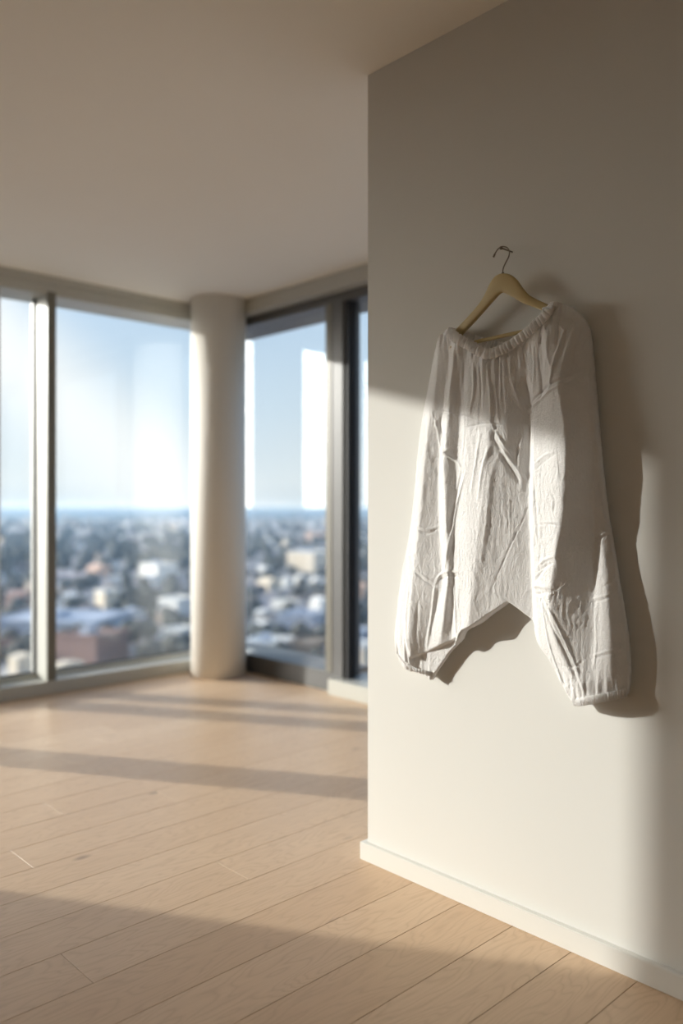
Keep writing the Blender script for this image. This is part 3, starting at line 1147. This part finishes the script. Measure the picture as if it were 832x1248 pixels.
# the rest of the town: small houses nobody can tell apart, in three kinds
rt = random.Random(19)
kinds = [('tan', 'tan', 'small brown house among the trees of the distant town', 'brown town houses'),
         ('dark', 'dark', 'small dark roofed house among the trees of the distant town', 'dark town houses'),
         ('cream', 'brick', 'small pale house with red roof in the distant town', 'red roofed town houses'),
         ('white', 'white', 'small pale flat roofed building in the distant town', 'pale flat roofed town buildings'),
         ('white', 'greyblue', 'small white house with grey roof in the distant town', 'grey roofed town houses')]
for i in range(240):
    px = rt.uniform(-10, 450)
    if 225 < px < 300: continue
    py = 634+176*rt.random()**1.4
    k = kinds[rt.choice([0, 0, 1, 1, 2, 3, 4])]
    sc_ = (py-HOR)/100
    house(px, py, rt.uniform(7, 15)*(0.6+sc_*0.8), rt.uniform(4, 7)*(0.5+sc_*0.8), k[0], k[1], k[2], k[3], rt.uniform(-0.9, 0.3), 1.0, rt.random() < 0.7, False)

# trees between the houses
def trees():
    t = bmesh.new()
    bmesh.ops.create_icosphere(t, subdivisions=1, radius=1)
    bv = [v.co.copy() for v in t.verts]; bf = [[v.index for v in f.verts] for f in t.faces]
    t.free()
    V, F = [], []
    r = random.Random(2)
    for i in range(1650):
        px = r.uniform(-160, 640)
        py = 629+185*r.random()**1.25
        D_ = ALT*1000/(py-HOR)
        R_ = r.uniform(1.8, 3.6)*(1 if D_ < 450 else 1.9)
        c = cam2w((px-416)/1000*D_, D_, GZ+R_*0.8)
        if any(math.hypot(c.x-x, c.y-y) < r_+R_*1.1 for x, y, r_ in TAKEN):
            continue
        b = len(V)
        for v in bv:
            q = v*R_*r.uniform(0.8, 1.15)
            V.append((c.x+q.x, c.y+q.y, c.z+q.z))
        F += [tuple(x+b for x in f) for f in bf]
    o = from_py('tree_cover', V, F, M['tree'])
    o['label'] = 'dark tree cover spread between the houses of the distant town'
    o['category'] = 'trees'
    o['kind'] = 'stuff'


trees()

# thin haze lying over the town
def haze():
    t = NT('town_haze')
    v = t.n('ShaderNodeVolumeScatter', i_Density=HAZE, i_Anisotropy=0.3)
    v.inputs['Color'].default_value = (0.45, 0.70, 1.0, 1)
    t.l(v.outputs[0], t.out.inputs['Volume'])
    o = BX().box(16, 5000, 16, 5000, GZ-2, 14).build('town_haze', t.m)
    o['label'] = 'thin blue haze lying over the distant town'
    o['category'] = 'haze'
    o['kind'] = 'stuff'


HAZE = 0.00024
haze()

# ------------------------------------------------------------------ light
SUN_E = 4.9
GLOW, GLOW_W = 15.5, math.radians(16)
TRAV = Vector((0.527, -0.850, -0.239)).normalized()
sd = bpy.data.lights.new('sun', 'SUN')
sd.energy = SUN_E
sd.angle = math.radians(0.8)
sd.color = (1.0, 0.965, 0.90)
so = bpy.data.objects.new('sun', sd)
COL.objects.link(so)
so.rotation_euler = TRAV.to_track_quat('-Z', 'Y').to_euler()
so.location = (-4, 9, 6)


def world():
    w = bpy.data.worlds.new('sky')
    S.world = w
    w.use_nodes = True
    t = w.node_tree
    t.nodes.clear()
    N = t.nodes.new
    out = N('ShaderNodeOutputWorld'); bg = N('ShaderNodeBackground')
    tc = N('ShaderNodeTexCoord'); sep = N('ShaderNodeSeparateXYZ')
    t.links.new(tc.outputs['Generated'], sep.inputs[0])
    ra = N('ShaderNodeValToRGB')
    e = ra.color_ramp.elements
    e[0].position = 0.0; e[0].color = (0.68, 0.77, 0.83, 1)
    e[1].position = 0.62; e[1].color = (0.26, 0.42, 0.72, 1)
    for p, c in ((0.03, (0.80, 0.88, 0.92, 1)), (0.12, (0.66, 0.80, 0.92, 1)), (0.27, (0.50, 0.69, 0.92, 1))):
        q = ra.color_ramp.elements.new(p); q.color = c
    t.links.new(sep.outputs['Z'], ra.inputs['Fac'])
    # window glare painted into the sky: one broad diagonal streak with soft wisps
    no = N('ShaderNodeTexNoise'); no.inputs['Scale'].default_value = 2.2; no.inputs['Detail'].default_value = 4
    t.links.new(tc.outputs['Generated'], no.inputs['Vector'])
    dt = N('ShaderNodeVectorMath'); dt.operation = 'DOT_PRODUCT'
    # plane of the glare streak through two sight directions
    p1 = cam2w(-0.416, 1, 0.185).normalized(); p2 = cam2w(-0.186, 1, 0.0).normalized()
    nrm = p1.cross(p2).normalized()
    dt.inputs[1].default_value = nrm
    t.links.new(tc.outputs['Generated'], dt.inputs[0])
    ab = N('ShaderNodeMath'); ab.operation = 'MULTIPLY_ADD'
    ab.inputs[1].default_value = 0.06; 
    t.links.new(no.outputs['Fac'], ab.inputs[0]); t.links.new(dt.outputs['Value'], ab.inputs[2])
    sb = N('ShaderNodeMath'); sb.operation = 'SUBTRACT'; sb.inputs[1].default_value = 0.03
    t.links.new(ab.outputs[0], sb.inputs[0])
    aa = N('ShaderNodeMath'); aa.operation = 'ABSOLUTE'
    t.links.new(sb.outputs[0], aa.inputs[0])
    mr = N('ShaderNodeMapRange'); mr.interpolation_type = 'SMOOTHSTEP'
    mr.inputs['From Min'].default_value = 0.0; mr.inputs['From Max'].default_value = 0.10
    mr.inputs['To Min'].default_value = 0.95; mr.inputs['To Max'].default_value = 0.0
    t.links.new(aa.outputs[0], mr.inputs['Value'])
    mx = N('ShaderNodeMix'); mx.data_type = 'RGBA'
    t.links.new(mr.outputs[0], mx.inputs[0]); t.links.new(ra.outputs['Color'], mx.inputs[6])
    mx.inputs[7].default_value = (1.0, 1.03, 1.04, 1)
    # hazy glow added around the low unseen sun to light the room
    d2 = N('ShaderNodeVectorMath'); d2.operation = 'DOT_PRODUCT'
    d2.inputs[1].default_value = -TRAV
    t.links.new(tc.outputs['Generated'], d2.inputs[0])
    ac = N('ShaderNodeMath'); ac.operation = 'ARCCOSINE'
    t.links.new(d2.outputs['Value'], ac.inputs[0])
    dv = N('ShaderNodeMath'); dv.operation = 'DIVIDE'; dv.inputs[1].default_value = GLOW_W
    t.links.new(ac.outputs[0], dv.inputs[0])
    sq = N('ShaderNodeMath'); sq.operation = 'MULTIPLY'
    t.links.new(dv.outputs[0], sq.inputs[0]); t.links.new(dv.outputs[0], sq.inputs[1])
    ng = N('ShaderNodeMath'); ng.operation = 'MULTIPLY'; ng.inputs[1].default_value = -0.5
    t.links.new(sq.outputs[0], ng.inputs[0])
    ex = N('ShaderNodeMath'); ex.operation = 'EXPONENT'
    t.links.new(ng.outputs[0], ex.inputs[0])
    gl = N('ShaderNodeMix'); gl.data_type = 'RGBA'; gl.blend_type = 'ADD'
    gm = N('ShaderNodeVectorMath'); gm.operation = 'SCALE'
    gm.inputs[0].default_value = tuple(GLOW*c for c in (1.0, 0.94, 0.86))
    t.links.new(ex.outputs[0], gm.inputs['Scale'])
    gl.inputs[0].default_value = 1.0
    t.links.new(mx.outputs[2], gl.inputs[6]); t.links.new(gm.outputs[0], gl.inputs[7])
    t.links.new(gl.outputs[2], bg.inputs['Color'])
    bg.inputs['Strength'].default_value = 1.0
    t.links.new(bg.outputs[0], out.inputs['Surface'])


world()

# ------------------------------------------------------------------ render look
S.view_settings.view_transform = 'Standard'
S.view_settings.look = 'None'
S.view_settings.gamma = 1.0
S.view_settings.use_curve_mapping = False
S.view_settings.exposure = 0.06
cy = S.cycles
cy.use_denoising = True
try:
    cy.denoiser = 'OPENIMAGEDENOISE'
    cy.denoising_input_passes = 'RGB_ALBEDO_NORMAL'
except Exception:
    pass
cy.max_bounces = 14
cy.diffuse_bounces = 8
cy.transparent_max_bounces = 16
cy.caustics_reflective = False
cy.caustics_refractive = False
cy.sample_clamp_indirect = 6.0
